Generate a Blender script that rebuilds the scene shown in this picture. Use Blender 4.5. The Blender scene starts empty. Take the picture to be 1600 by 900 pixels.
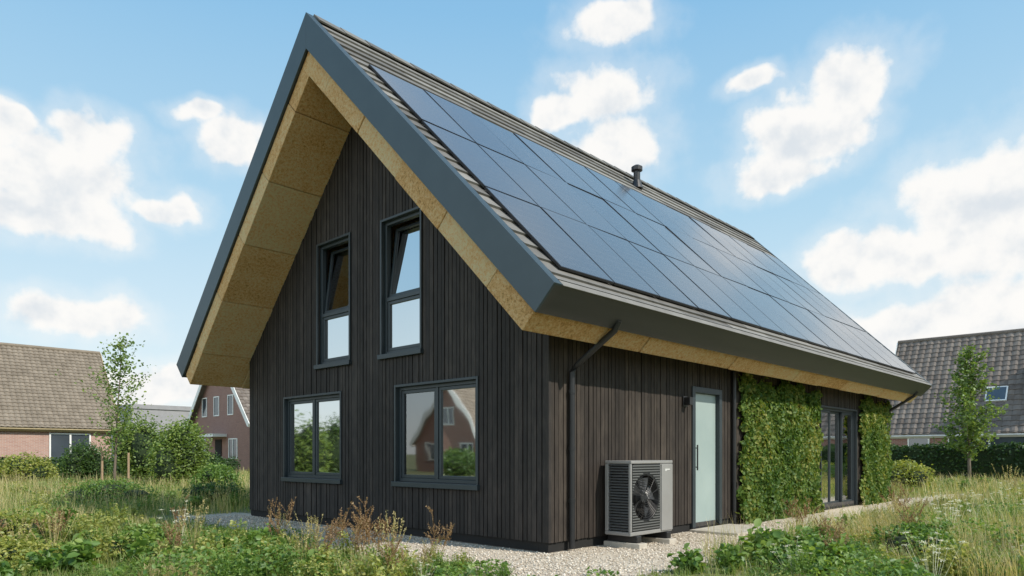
import bpy, bmesh, math, random
import numpy as np
from mathutils import Vector, Matrix
random.seed(7)
R = np.random.default_rng(11)
S = bpy.context.scene
C = S.collection
S.view_settings.view_transform = 'Standard'
S.view_settings.look = 'None'
S.view_settings.exposure = 0

# ------------------------------------------------------------------ node helpers
def newmat(name):
    m = bpy.data.materials.new(name); m.use_nodes = True
    nt = m.node_tree
    return m, nt, nt.nodes['Principled BSDF'], nt.nodes['Material Output']

def nd(nt, typ, **kw):
    n = nt.nodes.new(typ)
    for k, v in kw.items():
        setattr(n, k, v)
    return n

def ramp(nt, fac, stops):
    r = nd(nt, 'ShaderNodeValToRGB')
    el = r.color_ramp.elements
    while len(el) < len(stops): el.new(0.5)
    for e, (p, c) in zip(el, stops):
        e.position = p; e.color = (c[0], c[1], c[2], 1)
    if fac is not None: nt.links.new(fac, r.inputs['Fac'])
    return r

def math_(nt, op, a, b=None, c=None):
    n = nd(nt, 'ShaderNodeMath', operation=op)
    for i, x in enumerate((a, b, c)):
        if x is None: continue
        if isinstance(x, (int, float)): n.inputs[i].default_value = x
        else: nt.links.new(x, n.inputs[i])
    return n.outputs[0]

def mixc(nt, fac, a, b, blend='MIX'):
    n = nd(nt, 'ShaderNodeMix', data_type='RGBA', blend_type=blend)
    for s, x in ((n.inputs[0], fac), (n.inputs[6], a), (n.inputs[7], b)):
        if isinstance(x, (int, float)): s.default_value = x
        elif isinstance(x, tuple): s.default_value = (x[0], x[1], x[2], 1)
        else: nt.links.new(x, s)
    return n.outputs[2]

def noise(nt, scale, detail=4, rough=.55, vec=None, stretch=None, coord='Object', dist=0):
    n = nd(nt, 'ShaderNodeTexNoise')
    n.inputs['Scale'].default_value = scale
    n.inputs['Detail'].default_value = detail
    n.inputs['Roughness'].default_value = rough
    n.inputs['Distortion'].default_value = dist
    if vec is None:
        tc = nd(nt, 'ShaderNodeTexCoord'); vec = tc.outputs[coord]
    if stretch:
        mp = nd(nt, 'ShaderNodeMapping'); mp.inputs['Scale'].default_value = stretch
        nt.links.new(vec, mp.inputs['Vector']); vec = mp.outputs[0]
    nt.links.new(vec, n.inputs['Vector'])
    return n.outputs['Fac']

def bump(nt, p, h, strength=.4, dist=.01):
    b = nd(nt, 'ShaderNodeBump'); b.inputs['Strength'].default_value = strength
    b.inputs['Distance'].default_value = dist
    nt.links.new(h, b.inputs['Height']); nt.links.new(b.outputs[0], p.inputs['Normal'])

def simple(name, c1, c2, rough=.6, scale=8, island=.0, stretch=None, bmp=0, bdist=.01, metal=0, spec=.5, coord='Object'):
    m, nt, p, o = newmat(name)
    f = noise(nt, scale, stretch=stretch, coord=coord)
    if island:
        g = nd(nt, 'ShaderNodeNewGeometry')
        f2 = math_(nt, 'MULTIPLY', g.outputs['Random Per Island'], island)
        f3 = math_(nt, 'MULTIPLY', f, 1 - island)
        fac = math_(nt, 'ADD', f2, f3)
    else: fac = f
    r = ramp(nt, fac, [(.25, c1), (.75, c2)])
    nt.links.new(r.outputs[0], p.inputs['Base Color'])
    p.inputs['Roughness'].default_value = rough
    p.inputs['Metallic'].default_value = metal
    p.inputs['Specular IOR Level'].default_value = spec
    if bmp: bump(nt, p, f, bmp, bdist)
    return m

def leafmat(name, cols, trans=.4, nscale=.6, islandw=.55, gloss=.03):
    m, nt, p, o = newmat(name)
    nt.nodes.remove(p)
    p = nd(nt, 'ShaderNodeBsdfDiffuse')
    g = nd(nt, 'ShaderNodeNewGeometry')
    f = noise(nt, nscale, 2, vec=g.outputs['Position'])
    f = math_(nt, 'MULTIPLY_ADD', f, 1.6, -.3)
    a = math_(nt, 'MULTIPLY', g.outputs['Random Per Island'], islandw)
    fac = math_(nt, 'MULTIPLY_ADD', f, 1 - islandw, a)
    n = len(cols)
    r = ramp(nt, fac, [(.12 + .76 * i / (n - 1), c) for i, c in enumerate(cols)])
    nt.links.new(r.outputs[0], p.inputs['Color'])
    t = nd(nt, 'ShaderNodeBsdfTranslucent')
    br = mixc(nt, 1.0, r.outputs[0], (1.45, 1.4, .7), 'MULTIPLY')
    nt.links.new(br, t.inputs['Color'])
    mx = nd(nt, 'ShaderNodeMixShader'); mx.inputs[0].default_value = trans
    nt.links.new(p.outputs[0], mx.inputs[1]); nt.links.new(t.outputs[0], mx.inputs[2])
    gl = nd(nt, 'ShaderNodeBsdfGlossy'); gl.inputs['Roughness'].default_value = .5; gl.inputs['Color'].default_value = (.9, .95, 1, 1)
    m2 = nd(nt, 'ShaderNodeMixShader'); m2.inputs[0].default_value = gloss
    nt.links.new(mx.outputs[0], m2.inputs[1]); nt.links.new(gl.outputs[0], m2.inputs[2])
    nt.links.new(m2.outputs[0], o.inputs['Surface'])
    return m

# ------------------------------------------------------------------ materials
def wood_mat(name, c1, c2, c3):
    m, nt, p, o = newmat(name)
    g = nd(nt, 'ShaderNodeNewGeometry')
    tc = nd(nt, 'ShaderNodeTexCoord')
    grain = noise(nt, 16, 6, .7, vec=tc.outputs['Object'], stretch=(7, 7, .3))
    big = noise(nt, .9, 5, .65, vec=tc.outputs['Object'], stretch=(1, 1, .6))
    kn = noise(nt, 9, 4, .6, vec=tc.outputs['Object'], stretch=(1, 1, .4))
    a = math_(nt, 'MULTIPLY', g.outputs['Random Per Island'], .20)
    b = math_(nt, 'MULTIPLY_ADD', grain, .58, a)
    c = math_(nt, 'MULTIPLY_ADD', big, .35, b)
    c = math_(nt, 'MULTIPLY_ADD', math_(nt, 'SUBTRACT', kn, .5), .45, c)
    r = ramp(nt, c, [(.28, c1), (.56, c2), (.88, c3)])
    nt.links.new(r.outputs[0], p.inputs['Base Color'])
    p.inputs['Roughness'].default_value = .68
    p.inputs['Specular IOR Level'].default_value = .25
    bump(nt, p, grain, .6, .008)
    return m
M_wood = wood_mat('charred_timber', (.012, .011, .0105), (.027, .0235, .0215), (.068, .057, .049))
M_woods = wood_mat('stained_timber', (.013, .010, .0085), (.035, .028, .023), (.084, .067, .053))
M_back = simple('wall_backing', (.006, .006, .006), (.012, .011, .01), .9)
m, nt, p, o = newmat('wood_fibre_board'); M_tan = m
g = nd(nt, 'ShaderNodeNewGeometry')
f1 = noise(nt, 26, 6, .9); f2 = noise(nt, 2.2, 5, .6); f3 = noise(nt, 90, 3, .7)
a = math_(nt, 'MULTIPLY', f1, .78); a = math_(nt, 'MULTIPLY_ADD', f2, .15, a)
a = math_(nt, 'MULTIPLY_ADD', g.outputs['Random Per Island'], .07, a)
r = ramp(nt, a, [(.36, (.50, .22, .06)), (.46, (.97, .57, .23)), (.58, (1.0, .80, .46))])
nt.links.new(r.outputs[0], p.inputs['Base Color']); p.inputs['Roughness'].default_value = .9
p.inputs['Specular IOR Level'].default_value = .1
bump(nt, p, math_(nt, 'ADD', f1, f3), 1.0, .05)
M_barge = simple('slate_blue_metal', (.026, .044, .054), (.034, .054, .064), .42, 3, bmp=.03)
M_fascia = simple('dark_fascia_metal', (.030, .031, .031), (.044, .044, .043), .45, 2, stretch=(.3, 3, 3))
M_tile = simple('flat_roof_tile', (.10, .094, .084), (.22, .21, .19), .75, 5, island=.5, bmp=.3)
M_ridge = simple('ridge_tile', (.08, .076, .066), (.17, .16, .14), .7, 5, island=.5)
M_frame = simple('window_frame_paint', (.022, .031, .036), (.028, .038, .044), .4, 4)
M_black = simple('black_metal', (.012, .012, .013), (.018, .018, .019), .4, 5)
M_concrete = simple('pale_concrete', (.36, .32, .26), (.50, .46, .39), .85, 9, bmp=.3)
M_plinth = simple('dark_plinth', (.03, .028, .026), (.06, .055, .05), .9, 6)

m, nt, p, o = newmat('window_glass'); M_glass = m
nt.nodes.remove(p)
lw = nd(nt, 'ShaderNodeFresnel'); lw.inputs[0].default_value = 1.5
gl = nd(nt, 'ShaderNodeBsdfGlossy'); gl.inputs['Roughness'].default_value = .03
gl.inputs['Color'].default_value = (.76, .77, .77, 1)
tr = nd(nt, 'ShaderNodeBsdfTransparent'); tr.inputs[0].default_value = (.74, .76, .73, 1)
fac = math_(nt, 'MULTIPLY_ADD', lw.outputs[0], 1.2, .27)
tc = nd(nt, 'ShaderNodeTexCoord')
b = nd(nt, 'ShaderNodeBump'); b.inputs['Strength'].default_value = .08; b.inputs['Distance'].default_value = .02
nt.links.new(noise(nt, 1.6, 1, vec=tc.outputs['Object']), b.inputs['Height']); nt.links.new(b.outputs[0], gl.inputs['Normal'])
mx = nd(nt, 'ShaderNodeMixShader'); nt.links.new(fac, mx.inputs[0])
nt.links.new(tr.outputs[0], mx.inputs[1]); nt.links.new(gl.outputs[0], mx.inputs[2]); nt.links.new(mx.outputs[0], o.inputs[0])

M_frost = simple('frosted_door_glass', (.25, .32, .31), (.32, .39, .375), .25, .8)
M_bglass = simple('distant_window_glass', (.03, .04, .05), (.07, .085, .1), .06, .5, spec=1)
M_white = simple('white_paint', (.66, .66, .63), (.78, .78, .75), .55, 3)
M_blind = simple('blind_fabric', (.60, .50, .34), (.72, .62, .44), .8, 4)

# solar glass
m, nt, p, o = newmat('solar_cell_glass'); M_solar = m
tc = nd(nt, 'ShaderNodeTexCoord'); sp = nd(nt, 'ShaderNodeSeparateXYZ'); nt.links.new(tc.outputs['Object'], sp.inputs[0])
fx = math_(nt, 'FRACT', math_(nt, 'MULTIPLY', sp.outputs[0], 1 / .0405))
lx = math_(nt, 'LESS_THAN', fx, .2)
fy = math_(nt, 'FRACT', math_(nt, 'MULTIPLY', sp.outputs[1], 1 / .158))
ly = math_(nt, 'LESS_THAN', fy, .03)
ln = math_(nt, 'MAXIMUM', math_(nt, 'MULTIPLY', lx, .75), math_(nt, 'MULTIPLY', ly, .6))
oi = nd(nt, 'ShaderNodeObjectInfo')
col = ramp(nt, oi.outputs['Random'], [(0, (.046, .052, .064)), (1, (.070, .078, .090))])
cc = mixc(nt, ln, col.outputs[0], (.17, .18, .19))
nt.links.new(cc, p.inputs['Base Color'])
rg = math_(nt, 'MULTIPLY_ADD', noise(nt, 1.3, 4), .14, .10)
nt.links.new(rg, p.inputs['Roughness'])
p.inputs['Specular IOR Level'].default_value = 1.0
p.inputs['Specular Tint'].default_value = (1, .97, .92, 1)

def brick_mat(name, c1, c2, mortar, sc=1.0):
    m, nt, p, o = newmat(name)
    tc = nd(nt, 'ShaderNodeTexCoord'); sp = nd(nt, 'ShaderNodeSeparateXYZ'); nt.links.new(tc.outputs['Object'], sp.inputs[0])
    cb = nd(nt, 'ShaderNodeCombineXYZ')
    nt.links.new(math_(nt, 'ADD', sp.outputs[0], sp.outputs[1]), cb.inputs[0]); nt.links.new(sp.outputs[2], cb.inputs[1])
    bt = nd(nt, 'ShaderNodeTexBrick'); nt.links.new(cb.outputs[0], bt.inputs['Vector'])
    bt.inputs['Scale'].default_value = 1
    bt.inputs['Brick Width'].default_value = .22 * sc; bt.inputs['Row Height'].default_value = .065 * sc
    bt.inputs['Mortar Size'].default_value = .010 * sc
    bt.inputs['Color1'].default_value = (*c1, 1); bt.inputs['Color2'].default_value = (*c2, 1); bt.inputs['Mortar'].default_value = (*mortar, 1)
    f = noise(nt, 1.5, 4)
    c = mixc(nt, math_(nt, 'MULTIPLY', f, .5), bt.outputs[0], (c1[0] * .5, c1[1] * .5, c1[2] * .5))
    nt.links.new(c, p.inputs['Base Color']); p.inputs['Roughness'].default_value = .9
    return m
M_brick1 = brick_mat('pink_brick', (.46, .27, .21), (.36, .19, .15), (.45, .40, .36))
M_brick2 = brick_mat('dark_red_brick', (.30, .155, .125), (.23, .115, .095), (.32, .25, .21))
M_brick3 = brick_mat('red_brick', (.30, .13, .095), (.22, .10, .075), (.35, .3, .26))
M_tileb = simple('grey_brown_roof_tile', (.15, .122, .09), (.25, .208, .16), .85, 2, island=.2, bmp=.2)
M_tileg = simple('dark_grey_roof_tile', (.12, .10, .086), (.22, .19, .165), .95, 3, island=.3, bmp=.2, spec=.1)
M_greyw = simple('grey_render', (.24, .24, .25), (.30, .30, .31), .9, 2)

# foliage
G_ivy = leafmat('ivy_leaf', [(.032, .078, .015), (.075, .14, .03), (.16, .22, .05), (.36, .33, .10)], .3, .8, .48, .012)
G_shrub = leafmat('shrub_leaf', [(.035, .075, .018), (.08, .15, .034), (.16, .23, .06)])
G_dark = leafmat('dark_hedge_leaf', [(.018, .045, .010), (.04, .085, .02), (.075, .13, .03)], .25)
G_yel = leafmat('yellow_green_leaf', [(.12, .17, .033), (.25, .29, .058), (.44, .42, .11)])
G_tree = leafmat('young_tree_leaf', [(.065, .115, .025), (.15, .23, .05), (.28, .35, .085)])
G_weed = leafmat('weed_leaf', [(.055, .12, .023), (.13, .23, .042), (.26, .35, .085)], .4, 1.2)
G_weedy = leafmat('pale_weed_leaf', [(.13, .19, .045), (.28, .32, .08), (.49, .45, .15)], .4, 1.2)
G_dock = leafmat('dock_seed', [(.15, .08, .035), (.28, .17, .08), (.44, .32, .17)], .3, 2)
G_grass = leafmat('grass_blade', [(.075, .14, .028), (.16, .24, .048), (.30, .34, .10), (.50, .45, .20)], .4, .45, .5)
G_straw = leafmat('dry_grass_blade', [(.24, .26, .09), (.45, .38, .18), (.68, .56, .32)], .4, .9, .6)
G_petal = leafmat('flower_petal', [(.62, .60, .50), (.78, .76, .66)], .3, 1)
M_bark = simple('bark', (.08, .06, .045), (.20, .16, .12), .9, 12, stretch=(2, 2, .5), bmp=.4)
M_stake = simple('timber_stake', (.25, .17, .1), (.38, .27, .17), .85, 10)
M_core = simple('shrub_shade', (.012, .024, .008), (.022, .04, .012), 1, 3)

# ------------------------------------------------------------------ object helpers
def meta(o, label=None, category=None, group=None, kind=None):
    if label: o['label'] = label
    if category: o['category'] = category
    if group: o['group'] = group
    if kind: o['kind'] = kind
    return o

def empty(name, loc=(0, 0, 0), **k):
    o = bpy.data.objects.new(name, None); o.location = loc; o.empty_display_size = .3
    C.objects.link(o); meta(o, **k); return o

class MB:
    def __init__(s, T=None): s.v = []; s.f = []; s.mi = []; s.T = T or (lambda a, b, c: (a, b, c))
    def pts(s, P, faces, mi=0, T=None):
        T = T or s.T; n = len(s.v)
        s.v += [tuple(T(*q)) for q in P]
        s.f += [tuple(n + i for i in f) for f in faces]; s.mi += [mi] * len(faces)
    def hexa(s, P, mi=0, T=None):
        s.pts(P, [(0, 1, 2, 3), (7, 6, 5, 4), (0, 4, 5, 1), (1, 5, 6, 2), (2, 6, 7, 3), (3, 7, 4, 0)], mi, T)
    def box(s, a0, a1, b0, b1, c0, c1, mi=0, T=None):
        s.hexa([(a0, b0, c0), (a1, b0, c0), (a1, b1, c0), (a0, b1, c0), (a0, b0, c1), (a1, b0, c1), (a1, b1, c1), (a0, b1, c1)], mi, T)
    def tube(s, path, rad, n=10, mi=0, T=None, cap=True):
        path = [Vector(p) for p in path]
        if isinstance(rad, (int, float)): rad = [rad] * len(path)
        P = []
        for i, p in enumerate(path):
            d = (path[min(i + 1, len(path) - 1)] - path[max(i - 1, 0)]).normalized()
            up = Vector((0, 0, 1)) if abs(d.z) < .9 else Vector((1, 0, 0))
            x = d.cross(up).normalized(); y = d.cross(x)
            for k in range(n):
                a = 2 * math.pi * k / n
                P.append(tuple(p + (x * math.cos(a) + y * math.sin(a)) * rad[i]))
        F = []
        for i in range(len(path) - 1):
            for k in range(n):
                F.append((i * n + k, i * n + (k + 1) % n, (i + 1) * n + (k + 1) % n, (i + 1) * n + k))
        if cap:
            F.append(tuple(range(n))); F.append(tuple((len(path) - 1) * n + k for k in range(n)))
        s.pts(P, F, mi, T)
    def build(s, name, mats, parent=None, bevel=0, smooth=False, loc=None, **k):
        me = bpy.data.meshes.new(name)
        me.from_pydata(s.v, [], s.f)
        if not isinstance(mats, (list, tuple)): mats = [mats]
        for q in mats: me.materials.append(q)
        me.polygons.foreach_set('material_index', s.mi)
        bm = bmesh.new(); bm.from_mesh(me); bmesh.ops.recalc_face_normals(bm, faces=bm.faces); bm.to_mesh(me); bm.free()
        if smooth: me.polygons.foreach_set('use_smooth', [True] * len(me.polygons))
        o = bpy.data.objects.new(name, me); C.objects.link(o)
        if loc: o.location = loc
        if parent: o.parent = parent
        if bevel:
            b = o.modifiers.new('bevel', 'BEVEL'); b.width = bevel; b.segments = 2; b.limit_method = 'ANGLE'
        meta(o, **k)
        return o

def np_mesh(name, V, F, mat, parent=None, loc=None, link=True, **k):
    me = bpy.data.meshes.new(name)
    V = np.asarray(V, dtype=np.float32).reshape(-1, 3); F = np.asarray(F, dtype=np.int32); nf, w = F.shape
    me.vertices.add(len(V)); me.vertices.foreach_set('co', V.ravel())
    me.loops.add(nf * w); me.loops.foreach_set('vertex_index', F.ravel())
    me.polygons.add(nf); me.polygons.foreach_set('loop_start', np.arange(0, nf * w, w, dtype=np.int32))
    me.update(calc_edges=True); me.validate()
    me.materials.append(mat)
    if not link: return me
    o = bpy.data.objects.new(name, me); C.objects.link(o)
    if parent: o.parent = parent
    if loc is not None: o.location = loc
    meta(o, **k); return o

def leaves(P, size, rng, nbias=None, aspect=.6, droop=0, up=0):
    N = len(P); P = np.asarray(P, float)
    L = size * rng.uniform(.6, 1.3, N)[:, None]
    a = rng.normal(size=(N, 3)); a[:, 2] = a[:, 2] * .6 - droop + up; a /= np.linalg.norm(a, axis=1)[:, None]
    n = rng.normal(size=(N, 3)) * .7
    if nbias is not None: n = n + nbias
    n = n - (n * a).sum(1)[:, None] * a; n /= np.linalg.norm(n, axis=1)[:, None] + 1e-9
    b = np.cross(n, a)
    W = L * aspect * .5; fold = n * W * .35
    v = np.stack([P - a * L * .5, P - a * L * .18 + b * W + fold, P + a * L * .18 + b * W * .85 + fold, P + a * L * .5,
                  P + a * L * .18 - b * W * .85 + fold, P - a * L * .18 - b * W + fold], 1).reshape(-1, 3)
    i = np.arange(N)[:, None] * 6
    F = np.concatenate([i + np.array([[0, 1, 2, 3]]), i + np.array([[0, 3, 4, 5]])], 0)
    return v, F

def blades(P, H, W, lean, rng, az=None):
    N = len(P)
    if az is None: az = rng.uniform(0, 2 * np.pi, N)
    d = np.stack([np.cos(az), np.sin(az), np.zeros(N)], 1)
    sd = np.stack([-d[:, 1], d[:, 0], d[:, 2]], 1) * W[:, None] * .5
    z = np.array([[0, 0, 1.]])
    m = P + z * (H * .55)[:, None] + d * (H * lean * .3)[:, None]
    t = P + z * (H * (1 - lean * .35))[:, None] + d * (H * lean)[:, None]
    V = np.stack([P - sd, P + sd, m - sd * .75, m + sd * .75, t], 1).reshape(-1, 3)
    i = np.arange(N)[:, None] * 5
    F = np.concatenate([i + np.array([[0, 1, 3]]), i + np.array([[0, 3, 2]]), i + np.array([[2, 3, 4]])], 0)
    return V, F

# ------------------------------------------------------------------ main house
house = empty('timber_house', (0, 0, 0), label='black timber-clad gable house with steep overhanging solar roof', category='house')
WV, WU = 7.62, 13.4
GT = lambda a, b, z: (-b, a, z)
ST = lambda a, b, z: (a, -b, z)
BT = lambda a, b, z: (a, WV + b, z)
FT = lambda a, b, z: (WU + b, a, z)
gtop = lambda v: 3.04 + min(v, WV - v)
stop = lambda u: 3.02
gwin = [(1.22, 2.96, .80, 2.20), (4.45, 6.25, .79, 2.20), (2.39, 3.31, 2.72, 4.74), (4.19, 5.13, 2.72, 4.74)]
swin = [(3.42, 4.30, .06, 2.22), (8.75, 10.95, .06, 2.2)]

def columns(mb, cols, top, ops, b0, b1, zb, jit=0, T=None, zig=0):
    for (x0, x1) in cols:
        bks = [x0, x1]
        for (a0, a1, z0, z1) in ops:
            for e in (a0, a1):
                if x0 + .012 < e < x1 - .012: bks.append(e)
        bks.sort(); j = random.uniform(-jit, jit); zz = zb + random.uniform(-zig, zig)
        for p0, p1 in zip(bks[:-1], bks[1:]):
            mid = (p0 + p1) / 2
            iv = sorted([(z0, z1) for (a0, a1, z0, z1) in ops if a0 < mid < a1])
            z = zz; segs = []
            for (z0, z1) in iv:
                if z0 > z + .01: segs.append((z, z0, False))
                z = z1
            segs.append((z, None, True))
            for (s0, s1, t) in segs:
                tl, tr_ = (top(p0), top(p1)) if t else (s1, s1)
                mb.hexa([(p0, b0, s0), (p1, b0, s0), (p1, b1 + j, s0), (p0, b1 + j, s0), (p0, b0, tl), (p1, b0, tr_), (p1, b1 + j, tr_), (p0, b1 + j, tl)], 0, T)

def boardcols(L, w, gap=.013):
    x = 0; out = []
    while x < L - .02:
        ww = w * random.choice([.86, 1, 1, 1.1]); e = min(x + ww, L); out.append((x + gap / 2, e - gap / 2)); x = e
    return out

mb = MB(GT); columns(mb, boardcols(WV, .082), gtop, gwin, 0, .028, .13, .006, zig=.003)
mb.build('gable_wall', M_wood, house)
mb = MB(ST); columns(mb, boardcols(WU, .082), stop, swin, 0, .028, .13, .006, zig=.003)
mb.build('side_wall', M_woods, house)
bk = lambda L, ops: (lambda e: list(zip(e[:-1], e[1:])))(sorted(set([0, L / 2, L] + [x for q in ops for x in q[:2]])))
mb = MB(GT); columns(mb, [(max(a, .16), min(b, WV - .16)) for a, b in bk(WV, gwin)], gtop, gwin, -.16, -.003, .02)
columns(mb, bk(WU, swin), stop, swin, -.155, -.003, .02, T=ST)
columns(mb, [(0, WU)], stop, [], -.16, 0, .02, T=BT)
columns(mb, [(0.16, WV / 2), (WV / 2, WV - .16)], gtop, [], -.16, 0, .02, T=FT)
mb.box(.2, WU - .2, .2, WV - .2, .0, .05, T=lambda a, b, z: (a, b, z))
mb.build('inner_wall', M_back, house)
mb = MB(BT); columns(mb, boardcols(WU, .104), stop, [], 0.002, .024, .13, .004)
columns(mb, boardcols(WV, .104), gtop, [], 0.002, .024, .13, .004, T=FT)
mb.build('rear_wall', M_woods, house)
mb = MB(); mb.box(.012, WU - .012, .012, .14, -.1, .125); mb.box(.012, .14, .14, WV - .012, -.1, .125)
mb.box(WU - .14, WU - .012, .14, WV - .14, -.1, .125); mb.box(.14, WU - .012, WV - .14, WV - .012, -.1, .125)
mb.build('plinth', M_plinth, house)
mb = MB(); mb.box(-.032, .012, -.032, .012, .13, 3.0); mb.build('corner_trim', M_wood, house)

def window(T, op, style, name='window', blind=None):
    a0, a1, z0, z1 = op
    w = empty(name); w.parent = house
    g = .002
    mb = MB(T)
    cs = .035
    mb.box(a0 - cs, a0 + g, -.10, .05, z0 - cs, z1 + cs); mb.box(a1 - g, a1 + cs, -.10, .05, z0 - cs, z1 + cs)
    mb.box(a0 + g, a1 - g, -.10, .05, z1 - g, z1 + cs)
    fr = .05
    mb.box(a0 + g, a0 + fr, -.095, -.02, z0, z1 - g); mb.box(a1 - fr, a1 - g, -.095, -.02, z0, z1 - g)
    mb.box(a0 + fr, a1 - fr, -.095, -.02, z1 - fr, z1 - g); mb.box(a0 + fr, a1 - fr, -.095, -.02, z0, z0 + fr)
    ia0, ia1, iz0, iz1 = a0 + fr, a1 - fr, z0 + fr, z1 - fr
    gl = MB(T); sh = MB(T)
    def sash(p0, p1, q0, q1, tilt=0, b=-.055):
        k = .05
        def TT(a, bb, z):
            if tilt:
                dz = z - q0; z2 = q0 + dz * math.cos(tilt) ; b2 = bb - dz * math.sin(tilt)
                return T(a, b2, z2)
            return T(a, bb, z)
        e = .003
        sh.box(p0 + e, p0 + k, b - .03, b + .022, q0 + e, q1 - e, T=TT); sh.box(p1 - k, p1 - e, b - .03, b + .022, q0 + e, q1 - e, T=TT)
        sh.box(p0 + k, p1 - k, b - .03, b + .022, q1 - k, q1 - e, T=TT); sh.box(p0 + k, p1 - k, b - .03, b + .022, q0 + e, q0 + k, T=TT)
        gl.pts([(p0 + k, b, q0 + k), (p1 - k, b, q0 + k), (p1 - k, b, q1 - k), (p0 + k, b, q1 - k)], [(0, 1, 2, 3)], T=TT)
    if style == 'double':
        m_ = (ia0 + ia1) / 2
        mb.box(m_ - .025, m_ + .025, -.095, -.018, iz0, iz1)
        sash(ia0, m_ - .025, iz0, iz1); sash(m_ + .025, ia1, iz0, iz1)
    elif style == 'tilt':
        t_ = z0 + .84
        mb.box(ia0, ia1, -.095, -.018, t_ - .03, t_ + .03)
        sash(ia0, ia1, iz0, t_ - .03); sash(ia0, ia1, t_ + .03, iz1, math.radians(7), b=-.075)
    elif style == 'triple':
        st = (ia1 - ia0) / 3
        for i in range(3):
            sash(ia0 + st * i, ia0 + st * (i + 1), iz0, iz1, b=-.055 if i != 1 else -.11)
    mb.build('frame', M_frame, w, bevel=.004)
    sh.build('sash', M_frame, w, bevel=.004)
    gl.build('glass', M_glass, w)
    if style != 'triple':
        s = MB(T); s.box(a0 - .06, a1 + .06, -.05, .085, z0 - .075, z0 - .002); s.build('sill', M_frame, w, bevel=.005)
    if blind:
        s = MB(T); z = iz0 + .02
        while z < iz1 - .02:
            s.hexa([(blind[0], -.20, z), (blind[1], -.20, z), (blind[1], -.165, z + .020), (blind[0], -.165, z + .020),
                    (blind[0], -.20, z + .002), (blind[1], -.20, z + .002), (blind[1], -.165, z + .022), (blind[0], -.165, z + .022)]); z += .036
        s.build('blind', M_blind, w)
    return w
window(GT, gwin[0], 'double', blind=(1.35, 2.02)); window(GT, gwin[1], 'double', blind=(4.5, 5.3))
window(GT, gwin[2], 'tilt'); window(GT, gwin[3], 'tilt')
window(ST, swin[1], 'triple', name='sliding_door')
d = empty('door'); d.parent = house
a0, a1, z0, z1 = swin[0]
mb = MB(ST); mb.box(a0 - .04, a0 + .05, -.1, .05, z0, z1 + .04); mb.box(a1 - .05, a1 + .04, -.1, .05, z0, z1 + .04); mb.box(a0 + .05, a1 - .05, -.1, .05, z1 - .05, z1 + .04)
mb.build('frame', M_frame, d, bevel=.004)
mb = MB(ST); mb.box(a0 + .053, a1 - .053, -.07, -.02, z0 + .02, z1 - .053); mb.build('door_panel', M_frost, d, bevel=.004)
mb = MB(ST); mb.tube([(a0 + .13, .035, .95), (a0 + .13, .035, 1.35)], .012); mb.tube([(a0 + .13, -.02, 1.0), (a0 + .13, .035, 1.0)], .008); mb.tube([(a0 + .13, -.02, 1.3), (a0 + .13, .035, 1.3)], .008)
mb.build('handle', M_black, d)
mb = MB(ST); mb.box(3.10, 3.22, .036, .05, 1.93, 2.09); mb.box(3.115, 3.205, .05, .15, 1.95, 2.07); mb.build('wall_lamp', M_black, house, bevel=.006)

# roof
AP = 7.665; RV = 3.81; q = math.sqrt(.5)
def NT(u, s, n): return (u, RV - s * q - n * q, AP - s * q + n * q)
def LT(u, s, n): return (u, RV + s * q + n * q, AP - s * q + n * q)
U0, U1, SE = -1.0, 13.72, 6.69
ND = -.33; NB = -.615
roof = empty('roof'); roof.parent = house
def slab(mb, T, u0, u1, n0, n1, se):
    mb.hexa([(u0, -n0, n0), (u1, -n0, n0), (u1, se, n0), (u0, se, n0), (u0, -n1, n1), (u1, -n1, n1), (u1, se, n1), (u0, se, n1)], 0, T)
mb = MB()
for T in (NT, LT): slab(mb, T, U0, U1, ND, -.002, SE)
mb.build('roof_deck', M_fascia, roof)
for (u0, u1), (w0, w1) in ((((U0 - .035, U0 - .002)), (U0 - .002, U0 + .09)), ((U1 + .002, U1 + .035), (U1 - .09, U1 + .002))):
    mb = MB()
    for T in (NT, LT):
        slab(mb, T, u0, u1, ND - .012, .035, SE + .03)
        mb.hexa([(w0, -.012, .012), (w1, -.012, .012), (w1, SE + .03, .012), (w0, SE + .03, .012), (w0, -.035, .035), (w1, -.035, .035), (w1, SE + .03, .035), (w0, SE + .03, .035)], 0, T)
    mb.build('barge_board', M_barge, roof, bevel=.003)
for T in (NT, LT):
    mb = MB()
    mb.box(U0 - .0, U1 + .0, SE + .001, SE + .027, ND - .01, .025, T=T)
    mb.build('fascia', M_fascia, roof)
    mb = MB()
    mb.box(U0 + .1, U1 - .1, SE - .05, SE + .045, .027, .034, T=T)
    mb.build('eave_trim', M_tile, roof)
# soffit boards
mb = MB()
for T in (NT, LT):
    s = 0; ss = [0.0]
    while s < SE - .02 - .9: s += 1.18; ss.append(s)
    ss = [x for x in ss if x < SE - .5] + [SE - .01]
    us = [U0 + .012]
    while us[-1] < U1 - 1.4: us.append(us[-1] + (1.02 if len(us) == 1 else 1.22))
    us.append(U1 - .012)
    for i in range(len(ss) - 1):
        for k in range(len(us) - 1):
            j = random.uniform(-.006, .004); je = random.uniform(-.016, .008) if i == len(ss) - 2 else 0; g = .004
            ju = random.uniform(-.006, .006) if k == 0 else 0
            n0, n1 = NB + j, ND - .003
            s0a, s0b = (-n0, -n1) if i == 0 else (ss[i] + g, ss[i] + g)
            s1 = ss[i + 1] - g + je
            mb.hexa([(us[k] + g + ju, s0a, n0), (us[k + 1] - g, s0a, n0), (us[k + 1] - g, s1, n0), (us[k] + g + ju, s1, n0),
                     (us[k] + g + ju, s0b, n1), (us[k + 1] - g, s0b, n1), (us[k + 1] - g, s1, n1), (us[k] + g + ju, s1, n1)], 0, T)
mb.build('soffit', M_tan, roof, bevel=.012)
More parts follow.
